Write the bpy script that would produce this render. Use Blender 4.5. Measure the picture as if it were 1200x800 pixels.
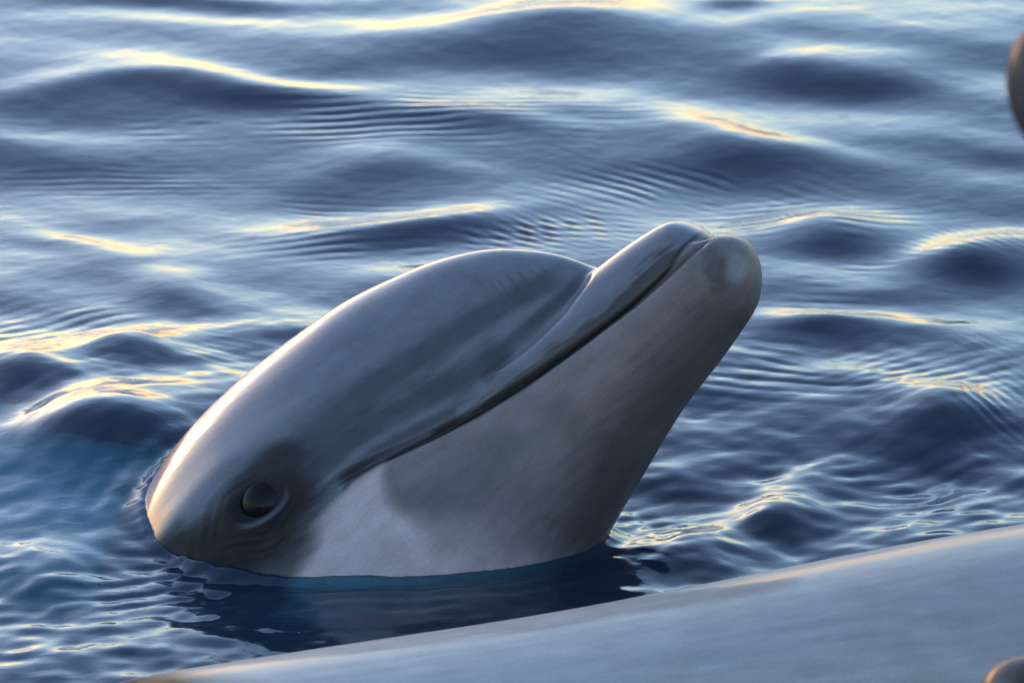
import bpy, math
import numpy as np
from mathutils import Matrix, Vector
from mathutils.kdtree import KDTree

for o in list(bpy.data.objects):
    bpy.data.objects.remove(o)
SC = bpy.context.scene
COL = SC.collection
rng = np.random.default_rng(7)

# ------------------------------------------------------------------ camera
CAM_H = 1.5
PITCH = math.radians(20.0)
FPX = 7400.0                      # focal length in pixels of the 1200 px wide photograph
cam_d = bpy.data.cameras.new('camera')
cam_d.sensor_width = 36.0
cam_d.lens = 36.0 * FPX / 1200.0
cam_d.clip_start = 0.05
cam_d.clip_end = 20000
cam_d.dof.use_dof = True
cam_d.dof.focus_distance = 3.98
cam_d.dof.aperture_fstop = 20.0
cam = bpy.data.objects.new('camera', cam_d)
COL.objects.link(cam)
cam.location = (0, 0, CAM_H)
cam.rotation_euler = (math.radians(90) - PITCH, 0, 0)
SC.camera = cam

# ------------------------------------------------------------------ sky, sun, exposure
SUN_EL = math.radians(1.4)
SUN_AZ = math.radians(-30.0)       # clockwise from +Y (the way the camera looks)
w = bpy.data.worlds.new('World')
SC.world = w
w.use_nodes = True
nt = w.node_tree
bg = nt.nodes['Background']
sky = nt.nodes.new('ShaderNodeTexSky')
sky.sky_type = 'NISHITA'
sky.sun_disc = False
sky.sun_elevation = SUN_EL
sky.sun_rotation = SUN_AZ
sky.air_density = 1.0
sky.dust_density = 0.6
sky.ozone_density = 3.0
hz = nt.nodes.new('ShaderNodeHueSaturation')       # thin even haze takes some colour out of the whole sky
hz.inputs['Saturation'].default_value = 0.82
nt.links.new(sky.outputs[0], hz.inputs['Color'])
nt.links.new(hz.outputs[0], bg.inputs[0])
bg.inputs[1].default_value = 0.15
sun_d = bpy.data.lights.new('sun', 'SUN')
sun_d.energy = 0.05
sun_d.angle = math.radians(16)
sun_d.color = (1.0, 0.50, 0.26)
sun = bpy.data.objects.new('sun', sun_d)
COL.objects.link(sun)
sdir = Vector((math.sin(SUN_AZ) * math.cos(SUN_EL), math.cos(SUN_AZ) * math.cos(SUN_EL), math.sin(SUN_EL)))
sun.rotation_euler = sdir.to_track_quat('Z', 'Y').to_euler()
sun.location = (-3, 12, 4)
vs = SC.view_settings
vs.view_transform = 'Standard'
vs.look = 'None'
vs.gamma = 1.0
vs.exposure = 3.7
vs.use_curve_mapping = False

# ------------------------------------------------------------------ helpers
RIGHT = np.array([1.0, 0, 0])
FWD = np.array([0, math.cos(PITCH), -math.sin(PITCH)])
UP = np.array([0, math.sin(PITCH), math.cos(PITCH)])
CAMP = np.array([0, 0, CAM_H])

def ray(px, py):
    return FWD + RIGHT * ((px - 600) / FPX) - UP * ((py - 400) / FPX)

def at_depth(px, py, d):
    return CAMP + ray(px, py) * d

def on_water(px, py, z=0.0):
    r = ray(px, py)
    return CAMP + r * ((z - CAM_H) / r[2])

def project(P):
    v = P - CAMP
    d = v @ FWD
    return 600 + FPX * (v @ RIGHT) / d, 400 - FPX * (v @ UP) / d

def smooth(a, b, x):
    t = np.clip((x - a) / (b - a), 0, 1)
    return t * t * (3 - 2 * t)

def pchip(xs, ys, x):
    xs = np.asarray(xs, float); ys = np.asarray(ys, float)
    h = np.diff(xs); dl = np.diff(ys) / h
    m = np.zeros_like(ys)
    for i in range(1, len(xs) - 1):
        if dl[i - 1] * dl[i] > 0:
            w1 = 2 * h[i] + h[i - 1]; w2 = h[i] + 2 * h[i - 1]
            m[i] = (w1 + w2) / (w1 / dl[i - 1] + w2 / dl[i])
    m[0] = dl[0]; m[-1] = dl[-1]
    x = np.clip(x, xs[0], xs[-1])
    k = np.clip(np.searchsorted(xs, x) - 1, 0, len(h) - 1)
    t = (x - xs[k]) / h[k]
    return ((1 + 2 * t) * (1 - t) ** 2 * ys[k] + t * (1 - t) ** 2 * h[k] * m[k]
            + t * t * (3 - 2 * t) * ys[k + 1] + t * t * (t - 1) * h[k] * m[k + 1])

def seg_dist(x, y, pts):
    """distance of points to a polyline, and the parameter 0..1 along it"""
    best = np.full(x.shape, 1e9); par = np.zeros(x.shape)
    n = len(pts) - 1
    for i in range(n):
        ax, ay = pts[i]; bx, by = pts[i + 1]
        dx, dy = bx - ax, by - ay
        t = np.clip(((x - ax) * dx + (y - ay) * dy) / (dx * dx + dy * dy), 0, 1)
        d = np.hypot(x - ax - t * dx, y - ay - t * dy)
        k = d < best
        best = np.where(k, d, best); par = np.where(k, (i + t) / n, par)
    return best, par

def poly_sd(x, y, pts):
    """signed distance to a closed polygon, negative inside"""
    d, _ = seg_dist(x, y, list(pts) + [pts[0]])
    ins = np.zeros(x.shape, bool)
    n = len(pts)
    for i in range(n):
        ax, ay = pts[i]; bx, by = pts[(i + 1) % n]
        c = ((ay > y) != (by > y)) & (x < (bx - ax) * (y - ay) / ((by - ay) + 1e-12) + ax)
        ins ^= c
    return np.where(ins, -d, d)

def mesh_from(name, V, F):
    V = np.ascontiguousarray(V, np.float32)
    F = np.ascontiguousarray(F, np.int32)
    me = bpy.data.meshes.new(name)
    me.vertices.add(len(V)); me.vertices.foreach_set('co', V.ravel())
    k = F.shape[1]
    me.loops.add(F.size); me.loops.foreach_set('vertex_index', F.ravel())
    me.polygons.add(len(F))
    me.polygons.foreach_set('loop_start', np.arange(0, F.size, k, dtype=np.int32))
    me.polygons.foreach_set('loop_total', np.full(len(F), k, np.int32))
    me.polygons.foreach_set('use_smooth', np.ones(len(F), bool))
    me.update(calc_edges=True)
    me.validate()
    return me

def grid_faces(nu, nv, wrap=False, off=0):
    i = np.arange(nu - 1)[:, None]
    j = np.arange(nv if wrap else nv - 1)[None, :]
    j2 = (j + 1) % nv
    a = i * nv + j; b = i * nv + j2; c = (i + 1) * nv + j2; d = (i + 1) * nv + j
    return np.stack([a, b, c, d], -1).reshape(-1, 4) + off

def wave_sum(X, Y, n, lam0, lam1, ang0, spread, seed, slope):
    """sum of n sine waves, wavelengths lam0..lam1, every wave of like slope"""
    r = np.random.default_rng(seed)
    H = np.zeros(X.shape)
    for _ in range(n):
        lam = math.exp(r.uniform(math.log(lam0), math.log(lam1)))
        a = ang0 + r.normal() * spread
        k = 2 * math.pi / lam
        H += np.sin(k * (X * math.cos(a) + Y * math.sin(a)) + r.uniform(0, 6.283)) * (slope / k)
    return H / math.sqrt(n)

# ------------------------------------------------------------------ materials
def N(nt, kind, **kw):
    n = nt.nodes.new(kind)
    for k, v in kw.items():
        setattr(n, k, v)
    return n

def new_mat(name):
    m = bpy.data.materials.new(name)
    m.use_nodes = True
    m.node_tree.nodes.clear()
    out = m.node_tree.nodes.new('ShaderNodeOutputMaterial')
    return m, m.node_tree, out

def skin_material():
    m, t, out = new_mat('dolphin_skin')
    p = N(t, 'ShaderNodeBsdfPrincipled')
    att = N(t, 'ShaderNodeAttribute', attribute_name='pigment')
    tc = N(t, 'ShaderNodeTexCoord')
    n1 = N(t, 'ShaderNodeTexNoise'); n1.inputs['Scale'].default_value = 45; n1.inputs['Detail'].default_value = 6
    n2 = N(t, 'ShaderNodeTexNoise'); n2.inputs['Scale'].default_value = 900; n2.inputs['Detail'].default_value = 2
    for n in (n1, n2):
        t.links.new(tc.outputs['Object'], n.inputs['Vector'])
    mr = N(t, 'ShaderNodeMapRange'); mr.inputs['To Min'].default_value = 0.80; mr.inputs['To Max'].default_value = 1.2
    t.links.new(n1.outputs['Fac'], mr.inputs['Value'])
    mr2 = N(t, 'ShaderNodeMapRange'); mr2.inputs['To Min'].default_value = 0.78; mr2.inputs['To Max'].default_value = 1.22
    t.links.new(n2.outputs['Fac'], mr2.inputs['Value'])
    mu = N(t, 'ShaderNodeMath', operation='MULTIPLY')
    t.links.new(mr.outputs[0], mu.inputs[0]); t.links.new(mr2.outputs[0], mu.inputs[1])
    mix = N(t, 'ShaderNodeVectorMath', operation='SCALE')
    t.links.new(att.outputs['Color'], mix.inputs[0]); t.links.new(mu.outputs[0], mix.inputs['Scale'])
    t.links.new(mix.outputs[0], p.inputs['Base Color'])
    r = N(t, 'ShaderNodeMapRange'); r.inputs['To Min'].default_value = 0.36; r.inputs['To Max'].default_value = 0.55
    t.links.new(n1.outputs['Fac'], r.inputs['Value'])
    t.links.new(r.outputs[0], p.inputs['Roughness'])
    p.inputs['IOR'].default_value = 1.38
    p.inputs['Coat Weight'].default_value = 0.45
    p.inputs['Coat Roughness'].default_value = 0.10
    p.inputs['Coat IOR'].default_value = 1.33
    b = N(t, 'ShaderNodeBump'); b.inputs['Strength'].default_value = 0.12; b.inputs['Distance'].default_value = 0.0006
    t.links.new(n2.outputs['Fac'], b.inputs['Height']); t.links.new(b.outputs[0], p.inputs['Normal'])
    mp = N(t, 'ShaderNodeMapping'); mp.inputs['Scale'].default_value = (14, 120, 120); mp.inputs['Rotation'].default_value = (0, .12, .05)
    t.links.new(tc.outputs['Object'], mp.inputs['Vector'])
    n3 = N(t, 'ShaderNodeTexNoise'); n3.inputs['Scale'].default_value = 1.0; n3.inputs['Detail'].default_value = 5
    t.links.new(mp.outputs[0], n3.inputs['Vector'])
    b2 = N(t, 'ShaderNodeBump'); b2.inputs['Strength'].default_value = 0.2; b2.inputs['Distance'].default_value = 0.0012
    t.links.new(n3.outputs['Fac'], b2.inputs['Height']); t.links.new(b2.outputs[0], p.inputs['Coat Normal'])
    mr3 = N(t, 'ShaderNodeMapRange'); mr3.inputs['From Min'].default_value = .3; mr3.inputs['From Max'].default_value = .7
    mr3.inputs['To Min'].default_value = 0.90; mr3.inputs['To Max'].default_value = 1.10
    t.links.new(n3.outputs['Fac'], mr3.inputs['Value'])
    mu3 = N(t, 'ShaderNodeMath', operation='MULTIPLY')
    t.links.new(mu.outputs[0], mu3.inputs[0]); t.links.new(mr3.outputs[0], mu3.inputs[1]); t.links.new(mu3.outputs[0], mix.inputs['Scale'])
    cw = N(t, 'ShaderNodeMath', operation='MULTIPLY'); cw.inputs[1].default_value = 0.75
    t.links.new(att.outputs['Alpha'], cw.inputs[0]); t.links.new(cw.outputs[0], p.inputs['Coat Weight'])
    sw = N(t, 'ShaderNodeMath', operation='MULTIPLY'); sw.inputs[1].default_value = 0.14
    t.links.new(att.outputs['Alpha'], sw.inputs[0]); t.links.new(sw.outputs[0], p.inputs['Specular IOR Level'])
    t.links.new(p.outputs[0], out.inputs['Surface'])
    return m

def eye_material():
    m, t, out = new_mat('dolphin_eye')
    p = N(t, 'ShaderNodeBsdfPrincipled')
    p.inputs['Base Color'].default_value = (0.012, 0.011, 0.012, 1)
    p.inputs['Roughness'].default_value = 0.10
    p.inputs['Specular IOR Level'].default_value = 0.16
    tc = N(t, 'ShaderNodeTexCoord')
    n = N(t, 'ShaderNodeTexNoise'); n.inputs['Scale'].default_value = 200
    t.links.new(tc.outputs['Object'], n.inputs['Vector'])
    cr = N(t, 'ShaderNodeValToRGB')
    cr.color_ramp.elements[0].color = (0.004, 0.004, 0.004, 1); cr.color_ramp.elements[1].color = (0.008, 0.007, 0.006, 1)
    t.links.new(n.outputs['Fac'], cr.inputs[0]); t.links.new(cr.outputs[0], p.inputs['Base Color'])
    t.links.new(p.outputs[0], out.inputs['Surface'])
    return m

def water_material():
    m, t, out = new_mat('sea_water')
    tc = N(t, 'ShaderNodeTexCoord')
    # fine capillary relief
    mp = N(t, 'ShaderNodeMapping'); mp.inputs['Scale'].default_value = (1, 1.7, 1)
    t.links.new(tc.outputs['Object'], mp.inputs['Vector'])
    n1 = N(t, 'ShaderNodeTexNoise'); n1.inputs['Scale'].default_value = 70; n1.inputs['Detail'].default_value = 4
    n1.inputs['Distortion'].default_value = 0.6
    t.links.new(mp.outputs[0], n1.inputs['Vector'])
    b = N(t, 'ShaderNodeBump'); b.inputs['Strength'].default_value = 0.22; b.inputs['Distance'].default_value = 0.0012
    t.links.new(n1.outputs['Fac'], b.inputs['Height'])
    fr = N(t, 'ShaderNodeFresnel'); fr.inputs['IOR'].default_value = 1.333
    t.links.new(b.outputs[0], fr.inputs['Normal'])
    gl = N(t, 'ShaderNodeBsdfGlossy'); gl.inputs['Roughness'].default_value = 0.05
    gl.inputs['Color'].default_value = (1, 1, 1, 1)
    t.links.new(b.outputs[0], gl.inputs['Normal'])
    df = N(t, 'ShaderNodeBsdfDiffuse'); df.inputs['Color'].default_value = (0.034, 0.060, 0.112, 1)
    tr = N(t, 'ShaderNodeBsdfRefraction'); tr.inputs['Color'].default_value = (0.5, 0.95, 1.0, 1)
    tr.inputs['IOR'].default_value = 1.333; tr.inputs['Roughness'].default_value = 0.05
    t.links.new(b.outputs[0], tr.inputs['Normal'])
    mx = N(t, 'ShaderNodeMixShader'); mx.inputs[0].default_value = 0.72
    t.links.new(df.outputs[0], mx.inputs[1]); t.links.new(tr.outputs[0], mx.inputs[2])
    m2 = N(t, 'ShaderNodeMixShader')
    t.links.new(fr.outputs[0], m2.inputs[0]); t.links.new(mx.outputs[0], m2.inputs[1]); t.links.new(gl.outputs[0], m2.inputs[2])
    t.links.new(m2.outputs[0], out.inputs['Surface'])
    va = N(t, 'ShaderNodeVolumeAbsorption'); va.inputs['Color'].default_value = (0.0, 0.72, 0.80, 1); va.inputs['Density'].default_value = 10.0
    t.links.new(va.outputs[0], out.inputs['Volume'])
    return m

def bed_material():
    m, t, out = new_mat('sea_bed')
    p = N(t, 'ShaderNodeBsdfPrincipled')
    n = N(t, 'ShaderNodeTexNoise'); n.inputs['Scale'].default_value = 3
    tc = N(t, 'ShaderNodeTexCoord'); t.links.new(tc.outputs['Object'], n.inputs['Vector'])
    cr = N(t, 'ShaderNodeValToRGB')
    cr.color_ramp.elements[0].color = (0.03, 0.04, 0.04, 1); cr.color_ramp.elements[1].color = (0.07, 0.08, 0.07, 1)
    t.links.new(n.outputs['Fac'], cr.inputs[0]); t.links.new(cr.outputs[0], p.inputs['Base Color'])
    p.inputs['Roughness'].default_value = 0.9
    t.links.new(p.outputs[0], out.inputs['Surface'])
    return m

M_SKIN, M_EYE, M_WATER, M_BED = skin_material(), eye_material(), water_material(), bed_material()

# ------------------------------------------------------------------ dolphin surface (local: +X snout, +Z back, tip at origin)
EYE = (0.317, 0.122, 0.0485)
T_ZM = ([0, .01, .03, .067, .10, .148, .20, .27, .36, .45, .60, .80, 1.1, 1.5, 1.9, 2.2, 2.45],
        [.017, .0155, .0125, .0105, .0110, .0125, .0175, .030, .022, .005, -.01, -.015, -.015, -.0, 0, 0, 0])
T_JT = ([0, .01, .03, .06, .09, .14, .20, .28, .36, .45],
        [.036, .042, .048, .051, .052, .056, .064, .07, .07, .06])
T_WJ = ([0, .02, .045, .08, .12, .16, .20, .28, .36, .45, .60, .80, 1.1, 1.5, 1.9, 2.2, 2.45],
        [.027, .033, .037, .042, .050, .061, .075, .103, .124, .142, .172, .20, .205, .15, .075, .034, .012])
T_ZT = ([.076, .083, .092, .106, .143, .19, .25, .31, .375, .45, .60, .80, 1.1, 1.5, 1.9, 2.2, 2.45],
        [.036, .051, .066, .083, .112, .131, .143, .145, .141, .140, .170, .184, .200, .16, .08, .045, .014])
T_WM = ([.076, .083, .092, .106, .143, .19, .25, .31, .375, .45, .60, .80, 1.1, 1.5, 1.9, 2.2, 2.45],
        [.006, .014, .021, .029, .045, .066, .094, .116, .132, .146, .174, .202, .207, .151, .076, .035, .013])
T_ZB = ([0, .01, .045, .096, .138, .19, .28, .36, .45, .60, .80, 1.1, 1.5, 1.9, 2.2, 2.45],
        [-.020, -.027, -.040, -.052, -.066, -.084, -.122, -.150, -.175, -.20, -.22, -.21, -.13, -.07, -.04, -.012])

def surf(s, th):
    """s distance behind the snout tip, th angle round the mouth line (0 right lip, pi/2 back, pi left lip, <0 throat)"""
    zm = pchip(*T_ZM, s)
    cap = np.clip(1 - (1 - np.clip(s / .026, 0, 1)) ** 2.4, 0, 1) ** (1 / 2.4) + 1e-4
    cap2 = np.sqrt(np.clip(1 - (1 - np.clip(s / .02, 0, 1)) ** 2, 0, 1)) + 1e-4
    tail = np.sqrt(np.clip((2.452 - s) / .05, 0, 1))
    wj = pchip(*T_WJ, s); c, sn = np.cos(th), np.sin(th)
    ros = 1 - smooth(.16, .30, s)
    hj = (pchip(*T_JT, s) - zm)
    wu = wj * (1 - .07 * ros)
    rj = ((np.abs(c) / (wu * cap2)) ** 2.4 + (np.abs(sn) / (np.maximum(hj, .005) * cap2)) ** 2.4) ** (-1 / 2.4)
    hm = np.maximum(pchip(*T_ZT, s) - zm, .004); wm = pchip(*T_WM, s)
    rm = ((np.abs(c) / wm) ** 2.1 + (np.abs(sn) / hm) ** 2.1) ** (-1 / 2.1)
    rm = np.where(s < .076, 0.0, rm)
    k = .010 + .03 * smooth(.14, .34, s)
    hgap = np.clip(.5 + .5 * (rm - rj) / k, 0, 1)
    ru = rj * (1 - hgap) + rm * hgap + k * hgap * (1 - hgap)
    a0, b0 = wu * cap2, np.where(s < .076, 0.0, wm)
    g0 = np.clip(.5 + .5 * (b0 - a0) / k, 0, 1)
    w0 = a0 * (1 - g0) + b0 * g0 + k * g0 * (1 - g0)
    wl = wj * (1 + .05 * ros) * cap * ros + w0 * (1 - ros)
    hl = np.maximum(zm - pchip(*T_ZB, s), .004) * cap
    rl = ((np.abs(c) / wl) ** 2.15 + (np.abs(sn) / hl) ** 2.15) ** (-1 / 2.15)
    up = smooth(-.03, .03, sn)
    r = ru * up + rl * (1 - up)
    # mouth line
    thl = np.minimum(np.abs(th), np.abs(np.abs(th) - math.pi))
    arc = thl * r * np.sign(sn)
    fade = (1 - smooth(.262, .282, s)) * smooth(.0, .012, s)
    sig = np.where(arc > 0, .0030, .0018)
    r = r - .0050 * fade * np.exp(-(arc / sig) ** 2)
    r = r + .0012 * fade * np.exp(-((arc + .008) / .005) ** 2)
    r = r * tail
    x = -s - .009 * np.exp(-s / .03) * smooth(0, .35, sn)
    z = zm * tail + r * sn
    x = x + .014 * np.exp(-s / .022) * (1 - np.exp(-np.maximum(zm - z, 0) / .012))
    return x, r * c * -1.0, z     # th=0 is the right side, y<0

def local_features(P):
    """eye socket and lids, brow, cheek, blowhole"""
    x, y, z = P[:, 0], P[:, 1].copy(), P[:, 2].copy()
    sg = np.sign(y)
    dx, dz = -x - EYE[0], z - EYE[2]
    side = smooth(.05, .09, np.abs(y))
    ca, sa = math.cos(.12), math.sin(.12)
    ex, ez = (dx * ca + dz * sa) / 1.36, (-dx * sa + dz * ca)
    d = np.hypot(ex, ez)
    out = .0040 * np.exp(-(d / .030) ** 2) - .0062 * np.exp(-(d / .0104) ** 6) + .0012 * np.exp(-((d - .0135) / .0026) ** 2)
    out += -.0008 * np.exp(-((d - .0225) / .0028) ** 2) + .0006 * np.exp(-((d - .028) / .003) ** 2) * (ez < 0) * smooth(0, .01, -ez)
    out += .0004 * np.cos(6.283 * (d + .0015 * np.sin(5 * np.arctan2(ez, ex))) / .0052) * smooth(.014, .018, d) * smooth(.036, .024, d)
    y = y + sg * out * side
    # groove and fold running from the corner of the mouth under the eye
    q, t = seg_dist(-x, z, [(.262, .029), (.285, .027), (.31, .018)])
    y = y - sg * side * .0022 * np.exp(-(q / .006) ** 2) * (1 - t)
    # brow: flattened band above the eye, running forward to the melon
    q, t = seg_dist(-x, z, [(.40, .075), (.33, .083), (.26, .083), (.19, .075)])
    y = y + sg * side * .0040 * np.exp(-(q / .013) ** 2)
    q, t = seg_dist(-x, z, [(.29, .062), (.24, .060), (.18, .058)])
    y = y - sg * side * .0030 * np.exp(-(q / .010) ** 2)
    # groove between melon and upper lip, and the full lip below it
    m2 = smooth(.012, .028, np.abs(y)) * (z > .005)
    q, t = seg_dist(-x, z, [(.088, .050), (.106, .042), (.135, .037), (.165, .036), (.20, .038)])
    y = y - sg * m2 * .0042 * np.exp(-(q / .0055) ** 2) * smooth(1, .55, t)
    z = z - m2 * .0016 * np.exp(-(q / .0055) ** 2) * smooth(1, .55, t)
    q, t = seg_dist(-x, z, [(.06, .030), (.11, .026), (.16, .024), (.21, .027), (.25, .036)])
    y = y + sg * m2 * .0022 * np.exp(-(q / .0065) ** 2) * smooth(0, .25, t) * smooth(1, .7, t)
    # blowhole
    b = np.hypot((-x - .335) / .012, y / .018)
    z = np.where(z > .1, z - .010 * np.exp(-b ** 4), z)
    return np.stack([x, y, z], 1)

def foil(root, tip, chord_r, chord_t, sweep, thick, normal, nu=14, nv=20):
    """swept blade from root to tip (two 3-D points), chord along -X"""
    root = np.array(root, float); tip = np.array(tip, float); normal = np.array(normal, float)
    V = []
    for i in range(nu):
        u = i / (nu - 1)
        c = (chord_r * (1 - u) + chord_t * u) * math.sqrt(max(1 - u ** 5, .002))
        ctr = root + (tip - root) * u + np.array([-sweep * u * u, 0, 0])
        for j in range(nv):
            a = 2 * math.pi * j / nv
            V.append(ctr + np.array([c * .5 * math.cos(a), 0, 0]) + normal * (thick * c * math.sin(a) * (.6 + .4 * math.cos(a))))
    return np.array(V), grid_faces(nu, nv, True)

def bend(P, arch):
    """curve the trunk in its own upright plane; arch = (s stations, degrees towards the back)"""
    if arch is None:
        return P
    S = np.linspace(0, 2.8, 561)
    be = np.radians(pchip(arch[0], arch[1], S))
    cx = -np.concatenate([[0], np.cumsum(np.cos(be[:-1]) * np.diff(S))])
    cz = np.concatenate([[0], np.cumsum(np.sin(be[:-1]) * np.diff(S))])
    s = -P[:, 0]
    sc = np.clip(s, 0, 2.8)
    b = np.interp(sc, S, be)
    X = np.interp(sc, S, cx) + P[:, 2] * np.sin(b) + np.where(s < 0, -s, 0)
    Z = np.interp(sc, S, cz) + P[:, 2] * np.cos(b)
    side = arch[2] * smooth(.40, .80, s) if len(arch) > 2 else 0      # trunk swung to the animal's left
    return np.stack([X, P[:, 1] + side, Z], 1)

def dolphin_mesh(name, fine, arch):
    if fine:
        S = np.concatenate([.02 * np.linspace(0, 1, 22) ** 2, np.arange(.0212, .44, .0013), np.linspace(.445, .7, 40), np.linspace(.72, 2.45, 80)])
        nu, nl = 260, 190
    else:
        S = np.concatenate([.02 * np.linspace(0, 1, 14) ** 2, np.arange(.023, .44, .003), np.linspace(.45, 2.45, 110)])
        nu, nl = 120, 90
    t = np.linspace(0, 1, nu, endpoint=False)
    tu = math.pi * (t - .8 * np.sin(2 * math.pi * t) / (2 * math.pi))
    t = np.linspace(0, 1, nl, endpoint=False)
    tl = math.pi * (t - .8 * np.sin(2 * math.pi * t) / (2 * math.pi)) - math.pi
    # order: 0..pi (upper), then -pi..0 (lower)
    TH = np.concatenate([tu, tl])
    SS, TT = np.meshgrid(S, TH, indexing='ij')
    x, y, z = surf(SS.ravel(), TT.ravel())
    P = local_features(np.stack([x, y, z], 1))
    F = grid_faces(len(S), len(TH), True)
    parts, faces, off = [P], [F], len(P)
    blades = [foil((-1.32, 0, .14), (-1.50, 0, .38), .30, .07, .10, .10, (0, 1, 0))]
    for sg in (-1, 1):
        blades.append(foil((-.66, sg * .13, -.11), (-.86, sg * .36, -.24), .17, .05, .10, .10, (0, sg * -.5, .86)))
        blades.append(foil((-2.36, sg * .005, .0), (-2.50, sg * .32, .0), .20, .05, .10, .09, (0, 0, 1)))
    for V, f in blades:
        parts.append(V); faces.append(f + off); off += len(V)
    L = np.concatenate(parts)
    return L, np.concatenate(faces), bend(L, arch)

# ------------------------------------------------------------------ pose of the main dolphin from the photograph
ALPHA, EPS, THETA = math.radians(22), math.radians(12), math.radians(35)
TIP = at_depth(868, 300, 3.97)
Pv = math.cos(THETA) * RIGHT + math.sin(THETA) * UP
Qv = -math.sin(THETA) * RIGHT + math.cos(THETA) * UP
e1 = np.array([math.cos(ALPHA), math.sin(ALPHA), 0])
e2 = np.array([math.sin(EPS) * math.sin(ALPHA), -math.sin(EPS) * math.cos(ALPHA), math.cos(EPS)])
vv = np.array([math.sin(ALPHA) * math.cos(EPS), -math.cos(ALPHA) * math.cos(EPS), -math.sin(EPS)])
MAIN_ARCH = ([0, .325, .39, .45, .60, .74, 2.8], [0, 0, -32, -22, 40, 45, 38], .10)
ROT_MAIN = np.outer(Pv, e1) + np.outer(Qv, e2) + np.outer(-FWD, vv)

def pigment(L):
    """skin colours; marks were read off the photograph's right flank and are mirrored to the left"""
    Q = L.copy(); Q[:, 1] = -np.abs(Q[:, 1])
    px, py = project(bend(Q, MAIN_ARCH) @ ROT_MAIN.T + TIP)
    s, z = -L[:, 0], L[:, 2]
    n = len(L)
    C = np.tile(np.array([.215, .218, .235]), (n, 1))
    def mix(col, f):
        nonlocal C
        f = np.clip(f, 0, 1)[:, None]
        C = C * (1 - f) + np.array(col) * f
    a_, b_ = px * .82 - py * .57, px * .57 + py * .82
    fin = np.sin(b_ * .41 + 2 * np.sin(a_ * .031)) * .6 + np.sin(b_ * .93 + 1.7 * np.sin(a_ * .07) + 1) * .4 + .6 * np.sin(a_ * .13 + b_ * .05) * np.sin(b_ * .19)
    wob = 6 * np.sin(px / 23 + 1.3 * np.sin(py / 31)) + 4 * np.sin(py / 11 + px / 17)
    # pale belly, trunk
    mix((.70, .71, .70), smooth(.25, .16, z) * smooth(.47, .58, s))
    # throat and lower jaw
    ml, mp = seg_dist(px, py, MOUTH)
    below = poly_sd(px, py, THROAT)
    mix((.320, .262, .245), smooth(6, -6, below))
    # dark bands from the melon to the eye
    d, t = seg_dist(px, py, [(668, 318), (610, 345), (540, 385), (450, 445), (380, 500), (335, 545)])
    mix((.070, .072, .085), .72 * smooth(1, .25, (d + 2 * fin) / (20 + 14 * t)) * smooth(0, .1, t))
    d, t = seg_dist(px, py, [(580, 415), (545, 440), (490, 465), (420, 505), (370, 545), (340, 590)])
    mix((.055, .054, .060), .75 * smooth(1, .2, (d + wob * .2 + 2 * fin) / (27 - 2 * t)))
    d, t = seg_dist(px, py, [(690, 322), (640, 365), (600, 400), (572, 440)])
    mix((.06, .06, .07), .75 * smooth(1, .2, d / 14))
    d, t = seg_dist(px, py, [(560, 470), (500, 497), (440, 530), (405, 560)])
    mix((.06, .058, .062), .7 * smooth(1, .2, d / 12))
    d, t = seg_dist(px, py, [(790, 278), (715, 332), (660, 378), (615, 420), (580, 455), (540, 482)])
    mix((.23, .235, .25), .8 * smooth(1, .3, d / (17 - 7 * t)))
    # brown band along the upper lip
    d = poly_sd(px + wob * .6, py + wob * .6, [(838, 268), (800, 285), (760, 310), (735, 330), (700, 362), (660, 395), (630, 420), (600, 452), (560, 478),
                         (500, 507), (520, 512), (570, 490), (630, 456), (690, 412), (750, 362), (790, 318), (812, 285)])
    mix((.075, .064, .055), .9 * smooth(6, -4, d + 4 * fin) * smooth(-2, 3, below))
    # mouth line itself
    mix((.020, .019, .020), .9 * smooth(4.5, .8, ml) * smooth(0, .05, mp))
    # cheek: pale patch behind the corner of the mouth
    d = poly_sd(px + wob, py + wob * .5, [(398, 585), (412, 566), (445, 548), (452, 588), (520, 612), (600, 630), (690, 650), (700, 780), (335, 780), (352, 660), (372, 615)])
    mix((.84, .65, .60), smooth(14 + 22 * smooth(440, 520, px), -10 - 50 * smooth(440, 520, px), d) * smooth(760, 500, px))
    # eye patch
    d, t = seg_dist(px, py, [(335, 545), (303, 592), (270, 640), (240, 690)])
    mix((.060, .056, .055), .95 * smooth(1, .45, (d + wob * .8) / (42 + 16 * t)))
    d = poly_sd(px + wob * .7, py + wob * .7, [(120, 720), (150, 640), (203, 604), (226, 606), (250, 584), (268, 572), (300, 556), (350, 550), (385, 575), (372, 606), (350, 660), (335, 720)])
    dark_patch = smooth(15, -24, d + 3 * fin)
    mix((.052, .045, .040), .95 * dark_patch)
    d = np.hypot((px - 301) / 36, (py - 590) / 31)
    mix((.040, .038, .040), smooth(1.3, .75, d))
    d, t = seg_dist(px, py, [(303 + 33 * math.cos(a) - 6 * math.sin(a), 590 + 24 * math.sin(a) - 10 * math.cos(a)) for a in np.linspace(-.35, 2.3, 24)])
    mix((.16, .165, .18), .7 * smooth(4.5, .8, d) * np.sin(np.clip(t, .02, .98) * math.pi) ** .5)
    mix((.20, .185, .185), .5 * smooth(1.2, .1, np.hypot((px - 320) / 34, (py - 668) / 18) + wob * .03))
    # shade under the jaw painted into the skin colour, then a fainter throat band
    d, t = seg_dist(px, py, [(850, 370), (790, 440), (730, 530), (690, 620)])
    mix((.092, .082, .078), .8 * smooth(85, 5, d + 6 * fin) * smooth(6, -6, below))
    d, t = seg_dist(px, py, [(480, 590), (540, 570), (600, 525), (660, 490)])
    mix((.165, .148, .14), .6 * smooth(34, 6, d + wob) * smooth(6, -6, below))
    # snout tip
    d = np.hypot(px - 846, py - 306)
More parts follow.
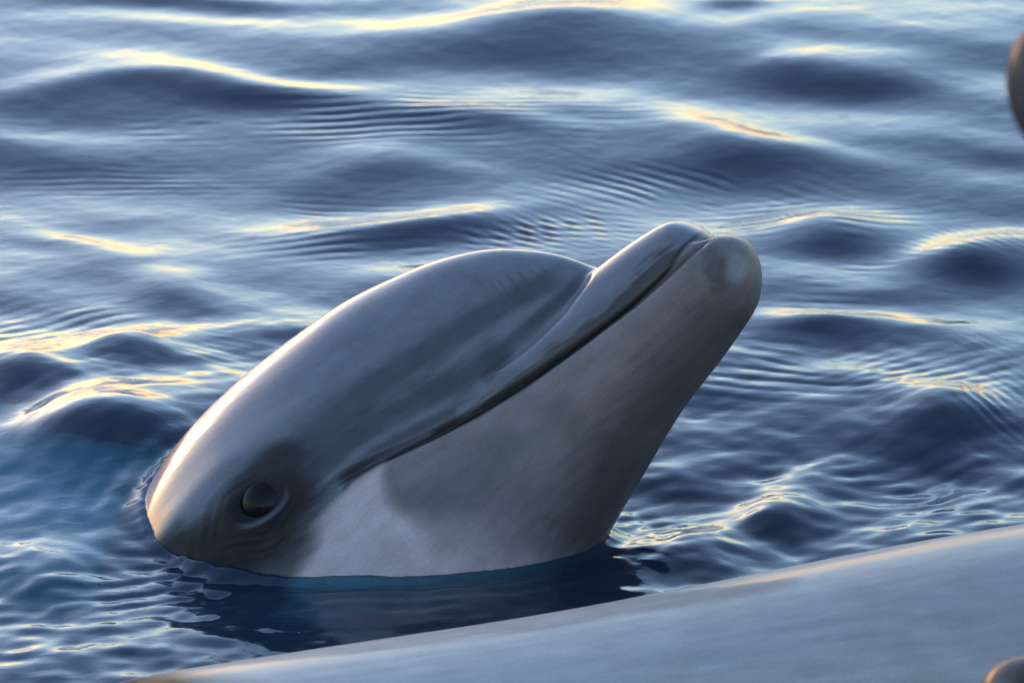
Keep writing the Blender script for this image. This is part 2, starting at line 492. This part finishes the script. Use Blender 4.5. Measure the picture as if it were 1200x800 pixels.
    mix((.215, .19, .165), .6 * smooth(62, 20, d) * smooth(6, -6, below))
    mix((.095, .083, .068), .6 * smooth(1.1, .2, np.hypot((px - 838) / 18, (py - 314) / 26) + wob * .06))
    mix((.38, .36, .34), .6 * smooth(1.1, .1, np.hypot((px - 864) / 14, (py - 308) / 20) + wob * .06))
    # rake marks on the melon
    for i, (ax, ay, bx, by, a) in enumerate(RAKES):
        d, t = seg_dist(px, py, [(ax, ay), (bx, by)])
        mix((.06, .06, .07), .75 * a * smooth(3.0, .3, d + .6 * fin) * (1 - .6 * t))
    # speckle
    sp = np.sin(px * .9 + 3 * np.sin(py * .13)) * np.sin(py * .8 + 2 * np.sin(px * .17))
    C *= .62 * (1 + .035 * sp)[:, None]
    # how wet and shiny the skin is: the dried skin round the eye and on the throat is duller
    G = np.ones(n)
    d, t = seg_dist(px, py, [(350, 545), (303, 592), (265, 640), (235, 700)])
    G *= 1 - .8 * smooth(1.1, .5, (d + wob * .5) / (44 + 16 * t))
    G *= 1 - .8 * dark_patch
    G *= 1 - .5 * smooth(8, -20, below)
    return np.concatenate([C, G[:, None]], 1)

MOUTH = [(398, 580), (412, 563), (440, 545), (500, 516), (560, 487), (620, 450), (680, 406), (740, 359), (780, 320), (800, 290), (822, 272), (842, 266)]
THROAT = MOUTH + [(900, 250), (960, 320), (900, 700), (700, 900), (300, 900), (340, 660), (372, 605)]
RAKES = [(606, 318, 622, 336, .55), (596, 324, 612, 345, .55), (584, 328, 602, 352, .45), (574, 330, 590, 352, .35), (622, 318, 640, 330, .5),
         (632, 313, 645, 322, .4), (555, 325, 575, 342, .3), (540, 318, 566, 340, .22), (520, 322, 545, 346, .18), (500, 326, 525, 350, .15),
         (610, 350, 600, 338, .4), (560, 300, 585, 320, .15)]

def eyeball_mesh():
    nu, nv = 28, 40
    V = []
    for i in range(nu):
        a = math.pi * i / (nu - 1)
        for j in range(nv):
            b = 2 * math.pi * j / nv
            p = np.array([math.sin(a) * math.cos(b), math.cos(a), math.sin(a) * math.sin(b)])
            r = .0190 + .0012 * max(0, p[1]) ** 6          # cornea
            V.append(p * r * np.array([1.12, .8, 1]))
    return mesh_from('eye', np.array(V), grid_faces(nu, nv, True))

def build_dolphin(label, fine, arch, rot, tip, tint=(1, 1, 1, 1)):
    root = bpy.data.objects.new('dolphin', None)
    COL.objects.link(root)
    root.empty_display_size = .1
    Mx = Matrix([list(rot[i]) + [tip[i]] for i in range(3)] + [[0, 0, 0, 1]])
    root.matrix_world = Mx
    root['label'] = label; root['category'] = 'dolphin'; root['group'] = 'dolphins gathered at the surface'
    L, F, B = dolphin_mesh('body', fine, arch)
    me = mesh_from('body', B, F)
    at = me.attributes.new('pigment', 'FLOAT_COLOR', 'POINT')
    at.data.foreach_set('color', (pigment(L) * np.array(tint)).astype(np.float32).ravel())
    me.materials.append(M_SKIN)
    bo = bpy.data.objects.new('body', me); COL.objects.link(bo); bo.parent = root
    W = B @ rot.T + tip
    k = np.argmin((L[:, 0] + EYE[0]) ** 2 + (L[:, 2] - EYE[2]) ** 2 + 9 * (L[:, 1] > 0))
    ec = B[k]
    em = eyeball_mesh(); em.materials.append(M_EYE)
    for sg in (-1, 1):
        eo = bpy.data.objects.new('eye', em); COL.objects.link(eo); eo.parent = root
        eo.location = (ec[0], sg * (-ec[1] - .0162 + .0050), ec[2])
        eo.rotation_euler = (0, 0, 0 if sg > 0 else math.pi)
    return root, W[-L[:, 0] < .47] if arch is MAIN_ARCH else W

def heading(head, roll_up):
    """rotation with +X along head and +Z as near roll_up as it can be"""
    X = np.array(head, float); X /= np.linalg.norm(X)
    Y = np.cross(roll_up, X); Y /= np.linalg.norm(Y)
    return np.stack([X, Y, np.cross(X, Y)], 1)

main, W_MAIN = build_dolphin('grey dolphin raising its whole head and smiling mouth out of the sea', True, MAIN_ARCH, ROT_MAIN, TIP)

# the dolphin lying across in front: only its wet back shows, snout to the left and under water
yaw = math.radians(14)
hd = np.array([-math.cos(yaw), -math.sin(yaw), .060])
FORE_ARCH = ([0, .5, 1.3, 2.8], [0, 0, 10, 10])
R2 = heading(hd, (0, 0, 1))
back_pt = at_depth(700, 752, 3.62)          # a point on the top edge of the back
tip2 = back_pt - R2 @ bend(np.array([[-.85, 0, .186]]), FORE_ARCH)[0]
fore, W_FORE = build_dolphin('smooth pale grey wet dolphin back lying across in front of the raised head', False, FORE_ARCH, R2, tip2, (.95, .87, .78, .4))

# snout tip just in the corner of the picture, in front of that back
R3 = heading((-.80, .10, .52), (.40, .50, .75))
tip3 = at_depth(1172, 803, 3.12)
third, W_3 = build_dolphin('grey dolphin snout tip poking up in front of the smooth wet back', False, ([0, .4, .9, 2.8], [0, 0, 30, 30]), R3, tip3, (.6, .61, .63, .4))

# snout tip at the edge, high out of the water and close
R4 = heading((-.80, -.45, .38), (.4, .2, .85))
tip4 = at_depth(1216, 84, 2.6)
fourth, W_4 = build_dolphin('mottled grey blurred dolphin snout reaching high above the open water', False, ([0, .4, .9, 2.8], [0, 0, -15, -15]), R4, tip4, (.5, .51, .53, .2))

# ------------------------------------------------------------------ the sea
def axis(lo, hi, step, far_lo, far_hi, n):
    mid = np.arange(lo, hi + step / 2, step)
    g = np.geomspace(step, 1, n)
    a = lo + (far_lo - lo) * (np.geomspace(1, 1 + 4000, n) - 1) / 4000
    b = hi + (far_hi - hi) * (np.geomspace(1, 1 + 4000, n) - 1) / 4000
    return np.unique(np.concatenate([a[::-1], mid, b]))

STEP = .0022
xs = axis(-.5, .5, STEP, -4000, 4000, 70)
ys = axis(3.3, 5.25, STEP, -3000, 6000, 70)
X, Y = np.meshgrid(xs, ys, indexing='ij')
shape = X.shape
X = X.ravel(); Y = Y.ravel()
inside = smooth(.9, .52, np.abs(X)) * smooth(2.9, 3.35, Y) * smooth(6.2, 5.2, Y)
KY = 1 / (1850 * math.sin(PITCH))
H = np.zeros_like(X)
# broad swell and chop, everywhere near
near = np.exp(-(np.hypot(X, Y - 4) / 6) ** 2)
act = near > 1e-3
def add(fn, mask):
    k = mask > 1e-3
    H[k] += fn(X[k], Y[k]) * mask[k]
add(lambda x, y: wave_sum(x, y, 10, .35, .9, 1.75, .5, 3, .045), near)
add(lambda x, y: wave_sum(x, y, 22, .09, .32, 1.6, .38, 4, .050), inside)
# wave humps read off the photograph: dark faces turned to the camera (px, py, half width px, half height px, slope, tilt)
HUMPS = [(230, 128, 330, 26, .26, .03), (560, 158, 200, 20, .14, .12), (640, 52, 170, 36, .20, -.05), (1010, 108, 190, 32, .20, .12), (920, 88, 60, 14, .12, 0),
         (450, 210, 150, 26, .15, .05), (490, 280, 170, 24, .26, -.06), (850, 200, 150, 34, .18, .25), (988, 288, 95, 22, .32, -.02),
         (1160, 325, 90, 22, .34, .02), (960, 394, 120, 18, .26, .05), (195, 360, 75, 18, .18, .2), (175, 440, 65, 20, .30, -.1),
         (30, 480, 90, 30, .26, .1), (1105, 522, 95, 36, .24, -.12), (935, 604, 60, 24, .34, -.15), (800, 545, 80, 14, .20, .05), (785, 645, 90, 26, .24, -.2),
         (200, 8, 230, 14, .18, 0), (860, 12, 70, 14, .16, 0), (1150, 180, 120, 22, .08, .05), (60, 300, 90, 20, .10, .25), (330, 400, 60, 14, .12, 0),
         (110, 545, 110, 30, .34, .08), (40, 690, 70, 28, .20, .2), (1000, 345, 60, 10, .10, 0), (830, 470, 80, 14, .12, .1), (1150, 610, 80, 16, .12, -.15)]
wx = np.zeros_like(X); wy = np.zeros_like(X)
kk = inside > 1e-3
wx[kk] = wave_sum(X[kk], Y[kk], 9, .12, .5, .8, 1.6, 31, 1.0) * .35
wy[kk] = wave_sum(X[kk], Y[kk], 9, .10, .4, .4, 1.2, 32, 1.0) * .4
for (px, py, rx, ry, sl, tilt) in HUMPS:
    c = on_water(px, py - ry * .75)
    ax = rx / 1850 * .85; ay = ry * KY * .95
    dx = X - c[0] + wx; dy = Y - c[1] + wy + dx * tilt / math.sin(PITCH) * .9
    k = (np.abs(dx) < 3.6 * ax) & (np.abs(dy) < 5.5 * ay)
    dxx, dyy = dx[k] / ax, dy[k] / ay
    g = np.exp(-dxx ** 2 - dyy ** 2)
    sl *= .8
    H[k] += (sl * ay / .86) * g - (sl * ay / .86) * .35 * np.exp(-(dxx * .8) ** 2 - ((dyy + 2.0) * .8) ** 2)
# trains of fine parallel ripples (px, py, rx, ry, spacing px, tilt in the picture, slope)
TRAINS = [(380, 140, 330, 34, 9.5, -.02, .15), (150, 205, 190, 20, 8, .0, .07), (790, 215, 150, 46, 11, .28, .12), (560, 262, 170, 28, 9, .08, .15),
          (960, 255, 120, 26, 10, -.06, .14), (960, 330, 110, 30, 10, .05, .16), (1100, 290, 90, 26, 9, .35, .09), (640, 270, 90, 24, 9, .35, .16),
          (430, 290, 130, 24, 10, -.1, .12), (300, 240, 170, 30, 8, .05, .07), (900, 440, 150, 40, 12, .08, .10), (70, 400, 110, 50, 12, -.25, .09),
          (180, 430, 90, 26, 8, .15, .12), (180, 690, 120, 40, 14, -.12, .14), (820, 600, 120, 40, 14, -.25, .12), (780, 650, 90, 34, 13, .3, .13),
          (1060, 580, 130, 60, 14, -.2, .09), (1090, 440, 110, 30, 11, -.25, .10), (220, 700, 110, 40, 12, -.3, .11), (1150, 470, 60, 60, 12, .6, .10)]
jit = wave_sum(X, Y, 8, .06, .2, 1.0, 1.5, 11, 1.0) / .03
for i, (px, py, rx, ry, spc, tilt, sl) in enumerate(TRAINS):
    c = on_water(px, py)
    ax = rx / 1850; ay = ry * KY
    dx = X - c[0]; dy = Y - c[1]
    k = (np.abs(dx) < 3.4 * ax) & (np.abs(dy) < 3.4 * ay)
    lam = spc * KY
    tt = dy[k] + dx[k] * tilt / math.sin(PITCH)
    ph = 2 * math.pi * tt / lam + 2.1 * jit[k] + i + 1.2 * np.sin(dx[k] / ax * 2.3 + i) * (dy[k] / ay)
    env = np.exp(-(dx[k] / ax) ** 2 - (dy[k] / ay) ** 2)
    H[k] += 1.35 * sl * lam / 6.283 * env * (np.sin(ph) + .25 * np.sin(2 * ph + .6)) * (.45 + .55 * np.sin(jit[k] * 2.3 + 2 * i + dx[k] / ax * 1.4))
# small chop, stronger round the animals
PX, PY = project(np.stack([X, Y, np.zeros_like(X)], 1))
calm = .28 + .72 * smooth(330, 470, PY)
add(lambda x, y: wave_sum(x, y, 16, .035, .10, 1.5, .7, 21, .06), inside * calm)
add(lambda x, y: wave_sum(x, y, 18, .012, .035, 1.5, .9, 22, .05), inside * calm)
turb = smooth(480, 260, PX) * smooth(600, 690, PY) + 1.0 * smooth(660, 740, PX) * smooth(460, 590, PY)
add(lambda x, y: wave_sum(x, y, 18, .014, .06, 1.9, .8, 23, .10), inside * np.clip(turb, 0, 1))
# water heaped up against the back of the neck
c = on_water(158, 535)
H += .026 * np.exp(-((X - c[0]) / .11) ** 2 - ((Y - c[1]) / .16) ** 2)
H2 = H.reshape(shape)
def sea_height(P):
    i = np.clip(np.searchsorted(xs, P[:, 0]), 0, len(xs) - 1); j = np.clip(np.searchsorted(ys, P[:, 1]), 0, len(ys) - 1)
    return H2[i, j]
# meniscus and ripples round the animals
for Wd, am in ((W_MAIN, 1.0), (W_FORE, .8)):
    pts = Wd[np.abs(Wd[:, 2] - sea_height(Wd) - .002) < .003]
    kd = KDTree(len(pts))
    for q, p in enumerate(pts):
        kd.insert((p[0], p[1], 0), q)
    kd.balance()
    lo, hi = pts.min(0) - .09, pts.max(0) + .09
    k = np.where((X > lo[0]) & (X < hi[0]) & (Y > lo[1]) & (Y < hi[1]) & (inside > .3))[0]
    d = np.array([kd.find((X[q], Y[q], 0))[2] for q in k])
    H[k] += am * (.0050 * np.exp(-d / .006) + .0008 * np.cos(6.283 * d / .021 + 2.5 * jit[k]) * np.exp(-d / .03))
H[~act] = 0
sea = bpy.data.objects.new('sea_water', mesh_from('sea_water', np.stack([X, Y, H], 1), grid_faces(*shape)[:, ::-1]))
sea.data.materials.append(M_WATER)
sea['kind'] = 'structure'
COL.objects.link(sea)
g = 6000.0
bed = bpy.data.objects.new('sea_bed', mesh_from('sea_bed', np.array([(-g, -g, -7), (g, -g, -7), (g, g, -7), (-g, g, -7)]), np.array([[0, 1, 2, 3]])))
bed.data.materials.append(M_BED)
bed['kind'] = 'structure'
COL.objects.link(bed)
